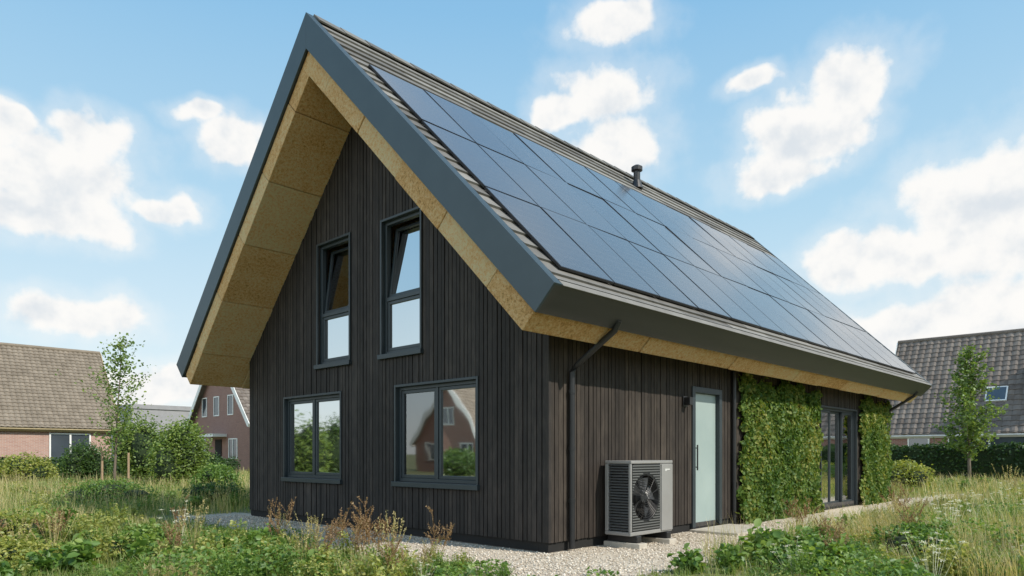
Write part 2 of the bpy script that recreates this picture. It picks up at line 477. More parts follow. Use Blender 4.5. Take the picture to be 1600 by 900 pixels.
# tiles
def tiles(mb, T, u0, u1, s0, s1, ch=.27, tw=.42, th=.03, lift=.0, prof=False):
    s = s0; r_ = 0
    while s < s1:
        u = u0 - (tw / 2 if r_ % 2 and not prof else 0)
        while u < u1 - .01:
            a, b = max(u, u0) + .003, min(u + tw, u1) - .003
            e = min(s + ch + .03, s1 + .02); j = random.uniform(-.003, .003)
            if b - a > .02:
                if prof:
                    m1 = a + (b - a) * .35; m2 = a + (b - a) * .7
                    P = []
                    for (ss_, n_) in ((s, .0), (e, th)):
                        for (uu, k_) in ((a, 0), (m1, .045), (m2, .03), (b, 0)): P.append((uu, ss_, lift + n_ + k_ + j))
                    for (uu, k_) in ((a, 0), (m1, .045), (m2, .03), (b, 0)): P.append((uu, e, lift - .01))
                    mb.pts(P, [(0, 1, 5, 4), (1, 2, 6, 5), (2, 3, 7, 6), (4, 5, 9, 8), (5, 6, 10, 9), (6, 7, 11, 10)], 0, T)
                else:
                    mb.hexa([(a, s, lift), (b, s, lift), (b, e, lift), (a, e, lift), (a, s, lift + .006 + j), (b, s, lift + .006 + j), (b, e, lift + th + j), (a, e, lift + th + j)], 0, T)
            u += tw
        s += ch; r_ += 1
mb = MB()
for T in (NT, LT): tiles(mb, T, U0 + .10, U1 - .10, .10, SE - .09, ch=.265, tw=1.3, th=.036)
mb.build('roof_tiles', M_tile, roof)
mb = MB()
u = U0 + .1
while u < U1 - .15:
    e = min(u + .45, U1 - .1)
    for T in (NT, LT): mb.hexa([(u, -.03, .03), (e + .02, -.03, .03), (e + .02, .17, .038), (u, .17, .04), (u, -.058, .058), (e + .02, -.05, .05), (e + .02, .17, .055), (u, .17, .065)], 0, T)
    u += .45
mb.build('ridge_cap', M_ridge, roof)
mb = MB(); mb.tube([(6.86, 3.28, 7.0), (6.86, 3.28, 7.50)], .075, 16); mb.tube([(6.86, 3.28, 7.50), (6.86, 3.28, 7.52), (6.86, 3.28, 7.60), (6.86, 3.28, 7.64)], [.085, .125, .125, .06], 16)
mb.tube([(6.86, 3.28, 7.12), (6.86, 3.28, 7.30)], [.14, .08], 16)
mb.build('roof_vent', M_black, roof)
PW, PL = .985, 1.65
mb = MB()
mb.box(.007, PW - .007, .007, PL - .007, 0, .028, 0)
mb.pts([(.02, .02, .0295), (PW - .02, .02, .0295), (PW - .02, PL - .02, .0295), (.02, PL - .02, .0295)], [(0, 1, 2, 3)], 1)
tmp = mb.build('solar_panel', [M_black, M_solar], roof)
pmesh = tmp.data; bpy.data.objects.remove(tmp)
for r_ in range(3):
    for c_ in range(14):
        o = bpy.data.objects.new('solar_panel', pmesh); C.objects.link(o); o.parent = roof
        u = -.68 + c_ * PW; s = 1.44 + (r_ + 1) * PL
        org = Vector(NT(u, s, .045))
        X = Vector((1, 0, 0)); Y = Vector((0, q, q)); Z = Vector((0, -q, q))
        tw_ = random.uniform(-.005, .005); tz = random.uniform(-.005, .005)
        M = Matrix((( X.x, Y.x, Z.x, org.x), (X.y, Y.y, Z.y, org.y), (X.z, Y.z, Z.z, org.z), (0, 0, 0, 1)))
        o.matrix_local = M @ Matrix.Rotation(tw_, 4, 'X') @ Matrix.Rotation(tz, 4, 'Y')
        o['group'] = 'solar panels on the roof slope'
def pipe(u, name='downpipe'):
    mb = MB(ST)
    mb.tube([(u, .78, 2.76), (u, .72, 2.66), (u, .15, 2.30), (u, .08, 2.22), (u, .075, 2.1), (u, .075, .04)], .037, 12)
    for z in (.6, 1.25, 1.95): mb.tube([(u, .075, z), (u, .075, z + .05)], .045, 12)
    mb.build(name, M_black, house, smooth=False)
pipe(.36); pipe(13.1)
mb = MB(ST); mb.tube([(4.72, .07, 3.0), (4.72, .07, .04)], .035, 12); mb.build('downpipe', M_black, house)

# ------------------------------------------------------------------ heat pump
M_hp = simple('heat_pump_paint', (.10, .102, .10), (.125, .127, .124), .38, 3)
M_hpl = simple('heat_pump_panel', (.22, .215, .205), (.26, .255, .245), .35, 3)
hp = empty('heat_pump', (1.51, -.30, .0), label='grey outdoor heat pump unit on blocks beside timber wall', category='heat pump')
mb = MB()
x0, x1, y0, y1, z0, z1 = -.5, .5, -.20, .20, .16, 1.12
mb.box(x0, x1, y0 - .01, y1, z1 - .04, z1 + .0); mb.box(x0, x1, y0, y1, z0, z0 + .05)
mb.box(x0, x1, y1 - .02, y1 - .002, z0 + .05, z1 - .04); mb.box(.2, x1, y0, y1 - .02, z0 + .05, z1 - .04)
mb.box(x0, x0 + .035, y0, y0 + .035, z0 + .05, z1 - .04); mb.box(x0, x0 + .035, y1 - .055, y1 - .02, z0 + .05, z1 - .04)
mb.build('casing', M_hpl, hp, bevel=.008)
mb = MB(); mb.box(.215, .495, y0 - .012, y0 - .001, z0 + .02, z1 - .05); mb.build('front_panel', M_hpl, hp, bevel=.004)
mb = MB(); mb.box(x0 + .05, .19, -.02, .0, z0 + .05, z1 - .045); mb.box(x0 + .06, x0 + .08, -.16, .14, z0 + .05, z1 - .045); mb.build('heat_exchanger', M_back, hp)
cx, cz, rr = -.15, .64, .30
mb = MB()
n = 48
hx0, hx1, hz0, hz1 = x0 + .035, .2, z0 + .05, z1 - .04
P = []
for k in range(n):
    a = 2 * math.pi * k / n; c_, s_ = math.cos(a), math.sin(a)
    P.append((cx + rr * c_, y0 + .004, cz + rr * s_))
    tx = ((hx1 - cx) if c_ > 0 else (cx - hx0)) / max(abs(c_), 1e-6); tz = ((hz1 - cz) if s_ > 0 else (cz - hz0)) / max(abs(s_), 1e-6)
    t = min(tx, tz); P.append((cx + t * c_, y0 + .004, cz + t * s_))
    P.append((cx + rr * .98 * c_, y0 + .1, cz + rr * .98 * s_))
F = []
for k in range(n):
    k2 = (k + 1) % n
    F += [(k * 3, k * 3 + 1, k2 * 3 + 1, k2 * 3), (k * 3, k2 * 3, k2 * 3 + 2, k * 3 + 2)]
mb.pts(P, F)
mb.build('fan_shroud', M_black, hp)
mb = MB()
z = hz0 + .02
while z < hz1 - .01:
    dz = abs(z - cz)
    if dz < rr + .01:
        w_ = math.sqrt((rr + .015) ** 2 - dz * dz)
        if cx - w_ > hx0 + .005: mb.box(hx0, cx - w_, y0 - .010, y0 + .003, z, z + .014)
        if cx + w_ < hx1 - .005: mb.box(cx + w_, hx1, y0 - .010, y0 + .003, z, z + .014)
    else: mb.box(hx0, hx1, y0 - .010, y0 + .003, z, z + .014)
    z += .034
mb.build('front_slats', M_hp, hp)
mb = MB()
for k in range(9):
    r0 = .05 + k * .03
    pts = [(cx + r0 * math.cos(2 * math.pi * i / 40), y0 - .004, cz + r0 * math.sin(2 * math.pi * i / 40)) for i in range(41)]
    mb.tube(pts, .003, 5, cap=False)
for k in range(12):
    a = math.pi * 2 * k / 12
    mb.tube([(cx + .03 * math.cos(a), y0 - .002, cz + .03 * math.sin(a)), (cx + .30 * math.cos(a + .35), y0 - .002, cz + .30 * math.sin(a + .35))], .003, 5)
mb.build('fan_grille', M_black, hp)
mb = MB()
mb.tube([(cx, y0 + .03, cz), (cx, y0 + .10, cz)], .07, 20)
for k in range(5):
    a0_ = 2 * math.pi * k / 5; P = []
    for i in range(6):
        r0 = .06 + i * .043; sw = .25 * i / 5
        w_ = .28 + .10 * i / 5
        P.append((cx + r0 * math.cos(a0_ + sw - w_), y0 + .04, cz + r0 * math.sin(a0_ + sw - w_)))
        P.append((cx + r0 * math.cos(a0_ + sw + w_), y0 + .095, cz + r0 * math.sin(a0_ + sw + w_)))
    mb.pts(P, [(2 * i, 2 * i + 1, 2 * i + 3, 2 * i + 2) for i in range(5)])
mb.build('fan_blades', simple('fan_plastic', (.04, .042, .044), (.05, .052, .055), .4), hp)
mb = MB(); z = z0 + .07
while z < z1 - .06:
    mb.hexa([(x0 + .002, y0 + .035, z), (x0 + .03, y0 + .035, z + .014), (x0 + .03, y1 - .055, z + .014), (x0 + .002, y1 - .055, z),
             (x0 + .002, y0 + .035, z + .005), (x0 + .03, y0 + .035, z + .019), (x0 + .03, y1 - .055, z + .019), (x0 + .002, y1 - .055, z + .005)]); z += .036
mb.build('side_grille', M_hp, hp)
for xx in (-.36, .36):
    mb = MB(); mb.box(xx - .05, xx + .05, -.24, .22, .07, .158); mb.build('foot', M_black, hp, bevel=.01)
    mb = MB(); mb.box(xx - .09, xx + .09, -.30, .26, -.02, .068); mb.build('support_block', M_concrete, hp, bevel=.01)
mb = MB(); mb.box(.30, .42, y0 - .0145, y0 - .0125, .995, 1.005); mb.box(.30, .34, y0 - .0145, y0 - .0125, .98, .988); mb.build('badge', M_white, hp)

# ------------------------------------------------------------------ ground
m, nt, p, o = newmat('meadow_soil'); M_ground = m
f1 = noise(nt, .35, 6, .6); f2 = noise(nt, 9, 6, .7)
a = math_(nt, 'MULTIPLY_ADD', f2, .45, math_(nt, 'MULTIPLY', f1, .55))
r = ramp(nt, a, [(.34, (.08, .12, .028)), (.46, (.16, .18, .06)), (.56, (.27, .24, .12)), (.68, (.20, .17, .10))])
nt.links.new(r.outputs[0], p.inputs['Base Color']); p.inputs['Roughness'].default_value = .95; bump(nt, p, f2, .8, .05)
mb = MB(); mb.pts([(-600, -600, 0), (600, -600, 0), (600, 600, 0), (-600, 600, 0)], [(0, 1, 2, 3)])
mb.build('ground', M_ground, kind='structure')
m, nt, p, o = newmat('gravel'); M_gravel = m
vo = nd(nt, 'ShaderNodeTexVoronoi'); vo.inputs['Scale'].default_value = 38
tc = nd(nt, 'ShaderNodeTexCoord'); nt.links.new(tc.outputs['Object'], vo.inputs['Vector'])
sc = nd(nt, 'ShaderNodeSeparateColor'); nt.links.new(vo.outputs['Color'], sc.inputs[0])
r = ramp(nt, sc.outputs[0], [(0, (.38, .31, .23)), (.5, (.54, .47, .37)), (1, (.70, .63, .52))])
c = mixc(nt, math_(nt, 'MULTIPLY', noise(nt, 1.2, 5), .45), r.outputs[0], (.30, .23, .15))
nt.links.new(c, p.inputs['Base Color']); p.inputs['Roughness'].default_value = .95
bb = math_(nt, 'SUBTRACT', 1, vo.outputs['Distance']); bump(nt, p, bb, .8, .015)
def outline(pts, amp=.12, step=.35):
    out = []
    for i in range(len(pts)):
        a, b = Vector(pts[i]), Vector(pts[(i + 1) % len(pts)]); L = (b - a).length; n_ = max(1, int(L / step))
        for k in range(n_):
            p_ = a.lerp(b, k / n_); out.append((p_.x + random.uniform(-amp, amp), p_.y + random.uniform(-amp, amp), .004))
    return out
P = outline([(-1.6, -1.8), (1.5, -1.7), (4, -1.65), (9, -1.5), (15.5, -1.5), (18, -1.3), (18, -.5), (14.2, 0), (14.2, .3), (.3, .3), (.3, 7.4), (.2, 8.6), (-1.1, 8.6), (-1.55, 4)])
mb = MB(); mb.pts(P, [tuple(range(len(P)))]); mb.build('gravel_path', M_gravel, kind='structure')
P = outline([(-30, 16.6), (-6, 15.0), (-2.5, 15.2), (-2.6, 16.4), (-6, 16.4), (-30, 18.2)], .08, .8)
mb = MB(); mb.pts(P, [tuple(range(len(P)))]); mb.build('garden_path', M_gravel, kind='structure')
N = 10000
uu = np.concatenate([R.uniform(-1.5, 6, N // 2), R.uniform(-1.5, -.03, N // 2)]); vv = np.concatenate([R.uniform(-1.8, -.03, N // 2), R.uniform(-1.5, 8, N // 2)])
sz = R.uniform(.006, .017, N)
oc = np.array([[1, 0, 0], [0, 1, 0], [-1, 0, 0], [0, -1, 0], [0, 0, .7], [0, 0, -.7]])
ang = R.uniform(0, 6.28, N); jit = R.uniform(.7, 1.3, (N, 6, 3))
V = oc[None] * jit * sz[:, None, None]
V = np.stack([V[..., 0] * np.cos(ang)[:, None] - V[..., 1] * np.sin(ang)[:, None], V[..., 0] * np.sin(ang)[:, None] + V[..., 1] * np.cos(ang)[:, None], V[..., 2]], -1)
V += np.stack([uu, vv, np.full(N, .010)], 1)[:, None, :]
of = np.array([[0, 1, 4], [1, 2, 4], [2, 3, 4], [3, 0, 4], [1, 0, 5], [2, 1, 5], [3, 2, 5], [0, 3, 5]])
F = (np.arange(N)[:, None, None] * 6 + of[None]).reshape(-1, 3)
M_peb = simple('pebble', (.36, .30, .23), (.72, .65, .55), .9, 3, island=.85)
np_mesh('gravel_stones', V, F, M_peb, kind='stuff', label='loose pale gravel stones around the house', category='gravel')
mb = MB(); mb.box(3.25, 4.55, -.85, -.06, -.03, .045)
mb.build('doorstep_slab', M_concrete, bevel=.01, label='pale concrete doorstep slab in the gravel', category='doorstep')
mb = MB(); mb.box(5.2, 6.4, -1.45, -1.05, -.03, .02); mb.build('paving_slab', M_concrete, bevel=.01, label='pale concrete paving slab beside the gravel path', category='paving slab')

# ------------------------------------------------------------------ ivy
def ivy(u0, u1, ztop, n, seed, label):
    rng = np.random.default_rng(seed)
    a = rng.uniform(u0 - .4, u1 + .4, n); z = rng.uniform(.0, ztop + .2, n)
    f = .07 * np.sin(z * 3.1 + seed) + .06 * np.sin(z * 8.7 + 1) + .04 * np.sin(z * 21)
    keep = (a > u0 + f + rng.normal(0, .06, n)) & (a < u1 + f * .9 + rng.normal(0, .06, n)) & (z < ztop + .06 * np.sin(a * 2.9) + .06 * np.sin(a * 7.7) + rng.normal(0, .04, n))
    dens = np.sin(a * 3.7 + 2 * np.sin(z * 2.3)) * np.cos(z * 4.3 + 1.5 * np.sin(a * 2.1)) + .5 * np.sin(a * 9 + z * 7)
    keep &= (rng.random(n) < np.clip(.9 + .4 * dens, .5, 1))
    a, z, dens = a[keep], z[keep], dens[keep]
    dpt = .085 + .022 * dens
    b = np.clip(dpt, .03, .2) * rng.uniform(.4, 1.2, len(a)) + .03 + .07 * np.clip(.4 - z, 0, 1)
    Pp = np.stack([a, -b, z], 1)
    nb = np.tile(np.array([[0, -1.2, .5]]), (len(a), 1))
    V, F = leaves(Pp, .073, rng, nb, .95, droop=.8)
    np_mesh('ivy_plant', V, F, G_ivy, label=label, category='climbing plant', group='ivy on the side wall')
ivy(4.98, 8.45, 2.48, 27000, 3, 'wide green and yellowing ivy climbing the timber side wall')
ivy(11.2, 13.3, 2.45, 17000, 5, 'narrow yellowing ivy climbing the wall end beside the glass door')

# ------------------------------------------------------------------ shrubs, hedges, trees
def shrub(name, loc, r, h, mat, n, ls, seed, lobes=7, **k):
    rng = np.random.default_rng(seed)
    e = empty(name, loc, **k)
    pts = []; mb = MB()
    for i in range(lobes):
        a = rng.uniform(0, 6.28); d_ = rng.uniform(0, .62) * r if i else 0
        lr = r * rng.uniform(.38, .6); lh = h * rng.uniform(.32, .48)
        cz_ = rng.uniform(.35, 1) * (h - lh) if i else h - lh
        c_ = np.array([d_ * math.cos(a), d_ * math.sin(a), max(cz_, lh * .8)])
        m_ = n // lobes
        dr = rng.normal(size=(m_, 3)); dr /= np.linalg.norm(dr, axis=1)[:, None]
        rad = rng.uniform(.72, 1.1, m_) ** 1 * (1 + .12 * np.sin(dr[:, 0] * 7 + i) * np.cos(dr[:, 2] * 6))
        rad += (rng.random(m_) < .18) * rng.uniform(0, .38, m_)
        pts.append(c_ + dr * rad[:, None] * np.array([lr, lr, lh]))
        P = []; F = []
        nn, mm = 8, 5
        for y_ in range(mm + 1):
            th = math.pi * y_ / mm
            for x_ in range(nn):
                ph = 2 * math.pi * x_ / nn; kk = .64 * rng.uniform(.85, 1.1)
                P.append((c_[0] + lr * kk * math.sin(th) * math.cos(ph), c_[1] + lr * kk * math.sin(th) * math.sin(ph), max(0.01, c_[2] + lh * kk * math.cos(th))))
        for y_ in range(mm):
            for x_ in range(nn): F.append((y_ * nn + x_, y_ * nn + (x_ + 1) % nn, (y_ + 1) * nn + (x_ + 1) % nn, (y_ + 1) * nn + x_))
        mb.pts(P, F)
    P = np.concatenate(pts); P = P[P[:, 2] > .02]
    V, F = leaves(P, ls, rng, np.array([[0, 0, .5]]), .65)
    np_mesh('crown', V, F, mat, e)
    mb.build('shade_core', M_core, e)  # solid dark core blocks see-through, coloured as the shade between leaves
    return e
shrub('shrub', (4.0, 21.1, 0), 1.25, 2.45, G_tree, 9000, .09, 1, 9, label='large loose light green shrub beside the garden path', category='shrub')
shrub('shrub', (3.6, 24.6, 0), 1.2, 2.7, G_tree, 8000, .09, 2, 9, label='tall loose green shrub behind the young tree', category='shrub')
shrub('shrub', (2.8, 28.2, 0), 1.15, 1.75, G_shrub, 7000, .09, 3, 8, label='rounded mid-green shrub in front of brick house', category='shrub')
shrub('hedge_shrub', (5.9, 30.7, 0), 1.5, 1.5, G_dark, 5000, .10, 4, 8, label='dark green clipped hedge bush near the houses', category='shrub')
shrub('hedge_shrub', (8.4, 30.2, 0), 1.5, 1.4, G_dark, 5000, .10, 14, 8, label='dark green bush beside the dark brick house', category='shrub')
shrub('shrub', (.2, 26.5, 0), 1.3, 1.2, G_yel, 5000, .09, 5, 8, label='low pale yellow-flowering shrub in the meadow', category='shrub')
shrub('shrub', (-2.0, 27.5, 0), 1.4, 1.1, G_yel, 5000, .09, 25, 8, label='low yellowish shrub at the edge of the garden', category='shrub')
shrub('shrub', (3.2, 16.2, 0), .95, .9, G_weed, 5000, .07, 6, 8, label='low bushy green shrub past the house corner', category='shrub')
shrub('shrub', (.9, 11.0, 0), .85, .55, G_shrub, 5000, .055, 7, 8, label='low dark green ground-hugging shrub by the house corner', category='shrub')
shrub('shrub', (-1.0, 12.6, 0), .95, .6, G_weed, 5000, .055, 8, 8, label='low green leafy shrub in the meadow', category='shrub')
shrub('shrub', (19.5, 1.2, 0), 1.2, 1.0, G_yel, 5000, .08, 9, 8, label='low yellow-green shrub beyond the end of the house', category='shrub')
shrub('shrub', (22.0, -3.6, 0), 1.5, .9, G_shrub, 5000, .08, 10, 8, label='low green shrub in the far garden', category='shrub')
shrub('shrub', (18.5, -4.9, 0), 1.3, .8, G_weed, 5000, .08, 12, 8, label='low green shrub among dry grasses', category='shrub')
shrub('shrub', (24.5, -6.5, 0), 1.6, 1.0, G_yel, 5000, .09, 13, 8, label='pale green shrub beside the hedge', category='shrub')
shrub('shrub', (-4.6, 4.6, 0), .62, .5, G_yel, 4500, .045, 41, 8, label='low yellow-green leafy bush in the front meadow', category='shrub')
shrub('shrub', (-5.6, 6.2, 0), .75, .6, G_yel, 4500, .05, 42, 8, label='yellow-green leafy bush with dense small leaves in meadow', category='shrub')
shrub('shrub', (-3.5, 3.1, 0), .5, .38, G_weed, 4000, .04, 43, 8, label='low dense green bush in the front meadow', category='shrub')
shrub('shrub', (-4.9, 3.0, 0), .55, .36, G_yel, 4500, .04, 44, 8, label='low spreading yellow-green bush in the front meadow', category='shrub')
shrub('shrub', (1.25, -2.75, 0), .42, .34, G_weed, 3800, .045, 45, 8, label='low lush green bush beside the gravel path', category='shrub')
shrub('shrub', (2.6, -3.3, 0), .5, .4, G_weed, 3800, .045, 46, 8, label='low lush green bush among grasses by the path', category='shrub')

def hedge(name, u0, u1, v0, v1, h, mat, n, ls, seed, **k):
    rng = np.random.default_rng(seed); e = empty(name, ((u0 + u1) / 2, (v0 + v1) / 2, 0), **k)
    du, dv = (u1 - u0) / 2, (v1 - v0) / 2
    x = rng.uniform(-du, du, n); y = rng.uniform(-dv, dv, n); z = rng.uniform(0, h, n)
    s_ = rng.integers(0, 4, n); bx = rng.normal(0, .06, n)
    if du < dv: x = np.where(s_ == 0, -du + bx, np.where(s_ == 1, du + bx, x))
    else: y = np.where(s_ == 0, -dv + bx, np.where(s_ == 1, dv + bx, y))
    z = np.where(s_ >= 2, h + bx + .07 * np.sin((x + y) * 2.1) + .05 * np.sin((x + y) * 5.3), z)
    V, F = leaves(np.stack([x, y, z], 1), ls, rng, None, .65)
    np_mesh('crown', V, F, mat, e)
    mb = MB(); mb.box(-du + .06, du - .06, -dv + .06, dv - .06, 0, h - .06); mb.build('shade_core', M_core, e, bevel=.08)  # dark box core, its colour stands in for shade inside the hedge
hedge('hedge', 29.4, 30.6, -14, 5.0, 1.5, G_dark, 18000, .12, 21, label='long dark green clipped hedge in front of the grey-roofed house', category='hedge')
hedge('hedge', -12, 12, 33.2, 34.0, .9, G_dark, 9000, .12, 22, label='low dark green hedge in front of the brown-roofed house', category='hedge')

def tree(loc, h, cr, cz0, mat, n, ls, seed, trunk=.05, limbs=16, spread=.5, cone=False, **k):
    rng = np.random.default_rng(seed); e = empty('young_tree', loc, **k)
    mb = MB()
    path = [(0, 0, -.05)]; x = y = 0
    for i in range(1, 8):
        x += rng.normal(0, .035); y += rng.normal(0, .035); path.append((x, y, h * .96 * i / 7))
    mb.tube(path, [trunk * (1 - .88 * i / 7) for i in range(8)], 8)
    pts = []
    for i in range(limbs):
        f = cz0 + (.97 - cz0) * (i + .5) / limbs; z_ = h * f
        j = min(6, int(f / .96 * 7)); px, py = path[j][0], path[j][1]
        a = i * 2.4 + rng.normal(0, .3)
        prof = math.sin(min(1, (f - cz0) / (1 - cz0) * 1.25 + .18) * math.pi * .5) * (1 - max(0, (f - .55) / .45) ** 1.6 * .85)
        if cone: prof = min(1, ((f - cz0) / (1 - cz0)) * 3.5 + .4) * (1 - .75 * ((f - cz0) / (1 - cz0)) ** 1.6)
        L = cr * prof * rng.uniform(.7, 1.25)
        up = rng.uniform(.5, 1.0) * L
        q0 = Vector((px, py, z_ - up * .4)); q2 = Vector((px + L * math.cos(a), py + L * math.sin(a), z_ + up * .6)); q1 = q0.lerp(q2, .5) + Vector((0, 0, -.05))
        mb.tube([q0, q1, q2], [trunk * .3 * (1 - .4 * f), trunk * .2, .004], 5)
        m_ = int(n // limbs * (1.0 if not cone else max(.3, prof * 1.5)))
        t = rng.uniform(.1, 1.05, m_)
        base = np.array(q0)[None] * (1 - t)[:, None] + np.array(q2)[None] * t[:, None]
        ncl = 9; cen = rng.normal(0, spread * cr * .42 * (1 if not cone else max(.35, prof)), (ncl, 3)); id_ = rng.integers(0, ncl, m_)
        pts.append(base + cen[id_] * (.45 + .4 * t)[:, None] + rng.normal(0, .06, (m_, 3)))
    P = np.concatenate(pts); V, F = leaves(P, ls, rng, np.array([[0, 0, .4]]), .7, droop=.3)
    mb.build('trunk', M_bark, e, smooth=True); np_mesh('crown', V, F, mat, e)
    return e
tree((.96, 18.47, 0), 4.85, .72, .30, G_tree, 1900, .085, 31, .045, 22, .9, label='slender young staked tree with sparse light green leaves', category='tree')
tree((27.4, .8, 0), 5.6, 1.0, .2, G_tree, 4200, .125, 32, .07, 26, .75, cone=True, label='young upright light green tree in front of the hedge', category='tree')
for (dx, dy) in ((-.28, .30), (.28, -.30)):
    mb = MB(); mb.tube([(0, 0, -.1), (0, 0, 1.25)], [.035, .033], 8)
    mb.build('tree_stake', M_stake, loc=(.96 + dx, 18.47 + dy, 0), label='round timber stake supporting the young tree', category='stake', group='stakes beside the young tree')

# ------------------------------------------------------------------ background houses
def nhouse(name, O, axis, L, w, ze, zr, mwall, mroof, ov=.4, oe=.45, verge=None, wins=(), tw=.33, ch=.32, skylights=(), label='', category='house', **k):
    e = empty(name, (O[0], O[1], 0), label=label, category=category, **k)
    W = (lambda a, c, z: (a, c, z)) if axis == 'u' else (lambda a, c, z: (c, a, z))
    mb = MB(W)
    mb.pts([(0, -w, 0), (0, w, 0), (0, w, ze), (0, 0, zr - .12), (0, -w, ze), (L, -w, 0), (L, w, 0), (L, w, ze), (L, 0, zr - .12), (L, -w, ze)],
           [(0, 1, 2, 3, 4), (5, 6, 7, 8, 9), (0, 5, 9, 4), (1, 6, 7, 2), (4, 9, 8, 3), (2, 7, 8, 3)])
    mb.build('wall', mwall, e)
    dz = zr - ze; ln = math.hypot(w, dz); cs, sn = w / ln, dz / ln
    rf = empty('roof'); rf.parent = e
    mb = MB(); mv = MB()
    for sg in (-1, 1):
        def T(a, s, n_, sg=sg): return W(a, sg * (s * cs + n_ * sn), zr - s * sn + n_ * cs)
        se = ln + oe
        mb.hexa([(-ov, 0, -.1), (L + ov, 0, -.1), (L + ov, se, -.1), (-ov, se, -.1), (-ov, 0, 0), (L + ov, 0, 0), (L + ov, se, 0), (-ov, se, 0)], 0, T)
        tiles(mb, T, -ov, L + ov, .02, se, ch, tw, .035, .002, prof=True)
        for (u0, u1) in ((-ov - .05, -ov - .003), (L + ov + .003, L + ov + .05)):
            mv.hexa([(u0, 0, -.26), (u1, 0, -.26), (u1, se, -.26), (u0, se, -.26), (u0, 0, .06), (u1, 0, .06), (u1, se, .06), (u0, se, .06)], 0, T)
        mv.box(-ov, L + ov, se - .02, se + .09, -.2, -.02, T=T)
        if sg == -1:
            for (u0, u1, s0, s1) in skylights:
                sk = MB(); sk.box(u0, u1, s0, s1, .03, .12, 0, T); sk.pts([(u0 + .06, s0 + .06, .124), (u1 - .06, s0 + .06, .124), (u1 - .06, s1 - .06, .124), (u0 + .06, s1 - .06, .124)], [(0, 1, 2, 3)], 1, T)
                sk.build('roof_window', [M_white, M_bglass], e)
    mb.tube([W(-ov, 0, zr + .03), W(L + ov, 0, zr + .03)], .11, 10)
    mb.build('roof_tiles', mroof, rf); mv.build('roof_trim', verge or M_white, rf)
    for (face, p0, p1, z0, z1) in wins:
        F_ = {'g0': lambda a, b, z: W(-b, a, z), 'g1': lambda a, b, z: W(L + b, a, z), 's0': lambda a, b, z: W(a, -w - b, z), 's1': lambda a, b, z: W(a, w + b, z)}[face]
        wd = empty('window'); wd.parent = e
        m1 = MB(F_); f = .07
        m1.box(p0, p0 + f, .002, .05, z0, z1); m1.box(p1 - f, p1, .002, .05, z0, z1); m1.box(p0 + f, p1 - f, .002, .05, z0, z0 + f); m1.box(p0 + f, p1 - f, .002, .05, z1 - f, z1)
        if p1 - p0 > 1.2: mm = (p0 + p1) / 2; m1.box(mm - .04, mm + .04, .002, .05, z0 + f, z1 - f)
        m1.build('frame', M_white, wd)
        m1 = MB(F_); m1.pts([(p0 + f, .012, z0 + f), (p1 - f, .012, z0 + f), (p1 - f, .012, z1 - f), (p0 + f, .012, z1 - f)], [(0, 1, 2, 3)]); m1.build('glass', M_bglass, wd)
    return e
M_verg = simple('ochre_verge', (.26, .21, .12), (.34, .28, .16), .8, 3)
nhouse('brick_house', (-16.5, 39.9), 'u', 22.9, 3.3, 2.9, 7.0, M_brick1, M_tileb, verge=M_verg, tw=.24, ch=.24, label='low pink brick house with brown tiled roof behind shrubs',
       wins=[('s0', 20.0, 21.9, .5, 2.3), ('s0', 15.6, 17.6, .5, 2.3), ('s0', 11.8, 13.2, .7, 2.1)])
e = nhouse('brick_house', (15.5, 43.5), 'u', 12, 4.8, 3.5, 8.9, M_brick2, M_tileg, label='dark red brick house with white gable trim and two narrow windows',
       wins=[('g0', .2, 1.05, 3.9, 5.3), ('g0', 2.2, 3.0, 3.9, 5.3), ('g0', -2.0, -1.15, 3.9, 5.3), ('g0', -2.6, -1.3, .9, 2.3), ('g0', 2.4, 3.6, .9, 2.3)])
mb = MB(); mb.box(-1.0, -.01, -1.0, 1.6, 2.42, 2.62); mb.build('porch_canopy', M_white, e)
mb = MB(); mb.box(-.05, -.004, -.2, .8, .02, 2.25); mb.build('door', M_back, e)
e = nhouse('brick_house', (37.7, -16), 'v', 21.8, 3.6, 2.5, 7.5, M_brick3, M_tileg, oe=.35, label='brick house with dark grey pantile roof and roof windows behind hedge',
       skylights=[(16.7, 17.6, 3.7, 4.6)],
       wins=[('s0', 15.5, 19, 1.1, 2.25), ('s0', 10.5, 14, 1.1, 2.25), ('s0', 19.8, 20.8, 1.1, 2.25)])
mb = MB(); mb.box(-3.0, -.6, 13.6, 15.7, 4.2, 5.9); mb.build('dormer', M_fascia, e)
nhouse('brick_house', (-37, 32.5), 'u', 10, 3.6, 2.3, 6.7, M_brick3, M_tileb, label='red brick house with white gable trim across the garden',
       wins=[('g1', -.7, .7, 3.3, 4.6), ('g1', -2.5, -1, .8, 2.0), ('g1', .8, 2.4, .8, 2.0)])
mb = MB(); mb.box(0, 14, 0, 8, 0, 5.4); mb.box(-.1, 14.1, -.1, 8.1, 5.4, 5.8); mb.box(4, 8, -.04, 0, 3.6, 4.6)
mb.build('flat_roofed_building', M_greyw, loc=(16.5, 64, 0), label='distant grey flat-roofed building', category='building')
for i, (x, y, h, mm) in enumerate(((-10.5, 23.5, 3.0, G_tree), (-14.5, 27.5, 3.3, G_shrub), (-11.5, 31.5, 2.4, G_shrub), (-18, 21.5, 1.5, G_shrub))):
    shrub('garden_tree', (x, y, 0), 1.5, h, mm, 3500, .14, 50 + i, 10, label='bushy green tree in the neighbouring garden', category='tree', group='bushy trees in the neighbouring garden')

